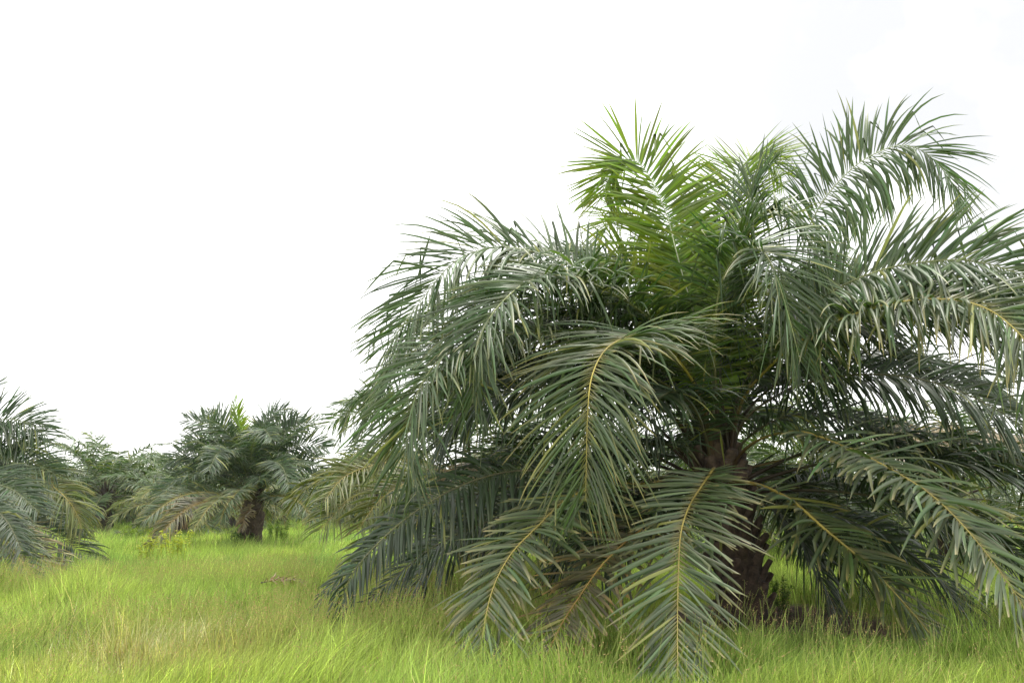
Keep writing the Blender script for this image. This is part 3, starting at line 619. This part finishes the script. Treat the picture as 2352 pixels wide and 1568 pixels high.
GV, GQ, GC = [], [], []; gk = 0
for (n, y0, y1, hw, K, wd, hh) in ((70000, 4.6, 9, .72, 5, .0095, .42), (150000, 9, 17, .72, 4, .0115, .44), (190000, 17, 34, .70, 3, .013, .46), (150000, 34, 64, .69, 3, .026, .46), (70000, 64, 125, .68, 2, .06, .5)):
    x, y = field(n, y0, y1, hw, hw)
    keep = rng.random(n) > soil_mask(x, y) * .985
    keep &= rng.random(n) < .2 + 1.1 * patch(x, y, 2.6, 3)
    x, y = x[keep], y[keep]; n = len(x)
    p1, p2, p3 = patch(x, y, .55, 0), patch(x, y, .33, 4), patch(x, y, 1.5, 7)
    h = hh * (.5 + .7 * p3) * rng.uniform(.55, 1.2, n) * (1 - .5 * soil_mask(x, y)) * (1 - .5 * np.exp(-((x - BX - .5) / 2.2) ** 2 - ((y - 9.8) / 1.3) ** 2))
    tall = np.clip(patch(x, y, 3.4, 8) - .62, 0, 1) * 2.2; h = h * (1 + .9 * tall)
    c = np.array((.225, .34, .080)) * (1 - p1[:, None]) + np.array((.36, .45, .108)) * p1[:, None]
    cool = (np.clip(p2 - .55, 0, 1) * 2.0)[:, None]; c = c * (1 - cool) + np.array((.21, .35, .10)) * cool
    straw = rng.random(n) < .03 + .16 * np.clip(p2 * .4 + (1 - p1) * .5 - .35, 0, 1)
    c[straw] = np.array((.56, .47, .24)) * rng.uniform(.6, 1.3, (straw.sum(), 1))
    # bleached flattened tuft in the field
    tuft = np.exp(-(((x + 3.95) / .55) ** 2 + ((y - 9.6) / 1.5) ** 2)); w_ = rng.random(n) < tuft * .75
    c[w_] = np.array((.62, .64, .47)) * rng.uniform(.7, 1.2, (w_.sum(), 1))
    dk = np.clip(patch(x, y, .9, 9) - .45, 0, 1)[:, None] * 1.3; c = c * (1 - .45 * dk)
    br = (np.clip(1.15 - np.hypot((x + 3.9) / 3.8, (y - 9.2) / 3.0), 0, 1) * patch(x, y, 1.6, 1))[:, None] * .8; c = c * (1 - br) + np.array((.44, .38, .15)) * br
    c = c * np.exp(rng.normal(0, .34, (n, 1)))
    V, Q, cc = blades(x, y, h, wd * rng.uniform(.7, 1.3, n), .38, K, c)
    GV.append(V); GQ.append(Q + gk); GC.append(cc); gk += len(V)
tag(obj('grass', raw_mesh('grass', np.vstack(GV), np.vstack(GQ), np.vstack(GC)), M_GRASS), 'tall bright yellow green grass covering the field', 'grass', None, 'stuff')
del GV, GQ, GC

# seed heads : thin stalk with loose spikelets
def seed_heads(n, y0, y1, xl, xr, hh, k_sp, size, mask):
    x, y = field(n, y0, y1, xl, xr); keep = rng.random(n) < mask(x, y); x, y = x[keep], y[keep]; n = len(x)
    z = ground_z(x, y); h = hh * rng.uniform(.75, 1.25, n); lx, ly = rng.normal(.08, .10, n), rng.normal(0, .08, n)
    V, Q, Cc = [], [], []; k = 0
    for s0, s1 in ((0, .55), (.55, 1)):
        w_ = .0022 if y1 < 18 else .004
        for ax in (0,):
            a = np.stack([x + lx * s0 ** 2, y + ly * s0 ** 2, z + h * s0], 1); b = np.stack([x + lx * s1 ** 2, y + ly * s1 ** 2, z + h * s1], 1)
            o_ = np.array([w_, 0, 0])
            V.append(np.stack([a - o_, a + o_, b + o_ * .7, b - o_ * .7], 1).reshape(-1, 3)); Q.append(np.arange(n * 4).reshape(-1, 4) + k); k += n * 4
            Cc.append(np.tile((.30, .36, .09), (n * 4, 1)))
    for i in range(k_sp):
        s = rng.uniform(.70, 1.02, n); sp_ = (1.05 - s) * .22
        c = np.stack([x + lx * s ** 2 + rng.normal(0, 1, n) * sp_, y + ly * s ** 2 + rng.normal(0, 1, n) * sp_, z + h * s], 1)
        d = unit(rng.normal(0, 1, (n, 3)) + np.array([0, 0, .8])); e = unit(np.cross(d, rng.normal(0, 1, (n, 3))))
        sz = size * rng.uniform(.7, 1.4, (n, 1))
        V.append(np.stack([c - d * sz, c + e * sz * .45, c + d * sz, c - e * sz * .45], 1).reshape(-1, 3)); Q.append(np.arange(n * 4).reshape(-1, 4) + k); k += n * 4
        Cc.append(np.repeat(np.array((.46, .31, .15)) * rng.uniform(.6, 1.35, (n, 1)), 4, 0))
    return np.vstack(V), np.vstack(Q), np.vstack(Cc)
v1 = seed_heads(1100, 5.5, 10.5, .68, .68, .62, 15, .0058, lambda x, y: np.clip(.25 + patch(x, y, .8, 2), 0, 1))
v2 = seed_heads(7000, 9, 18, .68, .1, .60, 11, .0085, lambda x, y: np.clip(1.7 * patch(x, y, .5, 6) - .45, 0, 1))
tag(obj('seed_heads', raw_mesh('seed_heads', np.vstack([v1[0], v2[0]]), np.vstack([v1[1], v2[1] + len(v1[0])]), np.vstack([v1[2], v2[2]])), M_SEED),
    'fine reddish straw seed heads standing over the grass', 'grass', None, 'stuff')

# dry leaflets and scraps on the bare soil round the trunk
n = 1500; a = rng.uniform(0, 6.28, n); r = 2.2 * np.sqrt(rng.random(n)); x = BX + .35 + 1.15 * r * np.cos(a); y = BY - .1 + r * np.sin(a)
d = rng.uniform(0, 6.28, n); l = rng.uniform(.05, .28, n); w_ = rng.uniform(.004, .014, n)
z = ground_z(x, y) + rng.uniform(.008, .05, n)
dx, dy = np.cos(d), np.sin(d); tz = rng.normal(0, .05, n)
V = np.stack([np.stack([x - dx * l - dy * w_, y - dy * l + dx * w_, z - tz * l], 1), np.stack([x - dx * l + dy * w_, y - dy * l - dx * w_, z - tz * l], 1),
              np.stack([x + dx * l + dy * w_, y + dy * l - dx * w_, z + tz * l], 1), np.stack([x + dx * l - dy * w_, y + dy * l + dx * w_, z + tz * l], 1)], 1).reshape(-1, 3)
V[:, 2] = np.maximum(V[:, 2], ground_z(V[:, 0], V[:, 1]) + .004)
tag(obj('leaf_litter', raw_mesh('leaf_litter', V, np.arange(n * 4).reshape(-1, 4), np.repeat(np.array((.17, .11, .07)) * rng.uniform(.4, 1.6, (n, 1)), 4, 0)), M_SEED),
    'brown dry leaflets littering the bare soil round the big trunk', 'leaf litter', None, 'stuff')

# ------------------------------------------------------------------ weeds and small plants
def weed(name, label, cat, loc, height, spread, stems, leaves, leaf_l, col, stem_col, seed, group=None):
    rg = np.random.default_rng(seed); root = empty(name, loc); tag(root, label, cat, group)
    SV, SQ, SC, LV, LQ, LC = [], [], [], [], [], []; ks = kl = 0
    for i in range(stems):
        b = np.array([rg.normal(0, spread * .6), rg.normal(0, spread * .35), -.03]); tip = b + np.array([rg.normal(0, spread * .35), rg.normal(0, spread * .3), height * rg.uniform(.6, 1.1)])
        mid = (b + tip) / 2 + np.array([0, 0, height * .12]); P, _ = spline([b, mid, tip], 10)
        r = np.linspace(.008, .003, 10)
        ring = P[:, None] + r[:, None, None] * np.array([[1, 0, 0], [-.5, .87, 0], [-.5, -.87, 0]])[None]
        SV.append(ring.reshape(-1, 3)); ii, jj = np.meshgrid(np.arange(9), np.arange(3), indexing='ij')
        SQ.append(np.stack([ii * 3 + jj, ii * 3 + (jj + 1) % 3, ii * 3 + 3 + (jj + 1) % 3, ii * 3 + 3 + jj], -1).reshape(-1, 4) + ks); ks += 30
        SC.append(np.tile(stem_col, (30, 1)))
        m = leaves; f = rg.uniform(.25, 1, m) * 9
        c = np.stack([np.interp(f, np.arange(10), P[:, k]) for k in range(3)], 1)
        d = unit(rg.normal(0, 1, (m, 3)) * np.array([1, 1, .5]) + np.array([0, 0, .25])); s = unit(np.cross(d, [0, 0, 1.]) + rg.normal(0, .3, (m, 3)))
        L_ = leaf_l * rg.uniform(.6, 1.3, (m, 1)); drop = np.array([0, 0, -1.]) * L_ * .25
        LV.append(np.stack([c, c + d * L_ * .5 + s * L_ * .22, c + d * L_ + drop, c + d * L_ * .5 - s * L_ * .22], 1).reshape(-1, 3))
        LQ.append(np.arange(m * 4).reshape(-1, 4) + kl); kl += m * 4
        LC.append(np.repeat(np.array(col) * np.exp(rg.normal(0, .2, (m, 1))), 4, 0))
    obj('foliage', raw_mesh('foliage', np.vstack(LV), np.vstack(LQ), np.vstack(LC)), M_HERB, root)
    obj('stem', raw_mesh('stem', np.vstack(SV), np.vstack(SQ), np.vstack(SC)), M_HERB, root)
    return root
def on_ground(px, Y):
    p = at(px, 1300, Y); return (p[0], Y, float(ground_z(p[0], Y)))
weed('weed', 'loose pale yellow green weed standing above the grass, left of centre field', 'weed', on_ground(330, 24), .95, .42, 9, 40, .10, (.36, .40, .05), (.2, .22, .05), 1)
weed('weed', 'widest pale yellow weed clump in the open grass before the lone palm', 'weed', on_ground(392, 24.5), 1.05, .55, 16, 42, .10, (.38, .42, .05), (.2, .22, .05), 2)
weed('creeper', 'dark green creeper at the left foot of the lone palm trunk', 'creeper', on_ground(545, 35.6), .75, .35, 12, 46, .13, (.06, .13, .03), (.08, .09, .03), 3)
weed('bush', 'light green leafy bush right behind the lone palm trunk', 'bush', on_ground(634, 38), 1.1, .35, 12, 50, .14, (.15, .25, .04), (.1, .12, .03), 4)
weed('bush', 'low yellow green bush under the far fronds left of the lone palm', 'bush', on_ground(318, 44), .8, 1.1, 16, 46, .15, (.22, .32, .04), (.1, .12, .03), 5)
weed('bush', 'small leafy green plant on the right foot of the big palm trunk', 'bush', (BX + .85, BY + 1.4, 0), .55, .3, 12, 46, .07, (.11, .20, .03), (.1, .12, .03), 6)
weed('bush', 'dark leafy undergrowth at the lower right under the arching low fronds', 'bush', on_ground(2250, 12.5), .55, .8, 26, 46, .06, (.07, .14, .03), (.08, .1, .03), 7)

# broken frond lying in the grass
fallen = np.array([at(598, 1352, 15.2), at(640, 1340, 15.3), at(680, 1336, 15.4), at(716, 1340, 15.5)])
fallen[:, 2] = ground_z(fallen[:, 0], fallen[:, 1]) + np.array([.30, .34, .33, .28])
root = empty('fallen_frond', tuple(fallen[0] * np.array([1, 1, 0])))
tag(root, 'dry reddish brown broken frond lying in the grass beside the drooping dark fronds', 'frond')
(lv, lq, lc), (s1, s2, s3) = frond_arrays(fallen - np.array(root.location), rng, look='dead', L=.42, W=.03, t0=.05, V=10, droop=.5, sp=.025, thick=.3, K=5)
obj('leaflets', raw_mesh('leaflets', lv, lq, lc * np.array((.75, .62, .45))), M_LEAF, root)
obj('stalk', raw_mesh('stalk', s1, s2, s3, True), M_STALK, root)

# ------------------------------------------------------------------ damp air
hz = bpy.data.materials.new('haze_air'); hz.use_nodes = True; t = hz.node_tree; t.nodes.clear()
ho = N(t, 'ShaderNodeOutputMaterial'); pv = N(t, 'ShaderNodeVolumePrincipled'); pv.inputs['Color'].default_value = (.93, .96, 1, 1); pv.inputs['Density'].default_value = .0002
t.links.new(pv.outputs[0], ho.inputs['Volume'])
hx, hy0, hy1, hb, ht = 140, -12, 150, -1.5, 13
HV = [(-hx, hy0, hb), (hx, hy0, hb), (hx, hy1, hb), (-hx, hy1, hb), (-hx, hy0, ht), (hx, hy0, ht), (hx, hy1, ht), (-hx, hy1, ht)]
tag(obj('haze', raw_mesh('haze', HV, [(0, 3, 2, 1), (4, 5, 6, 7), (0, 1, 5, 4), (1, 2, 6, 5), (2, 3, 7, 6), (3, 0, 4, 7)]), hz), kind='stuff')
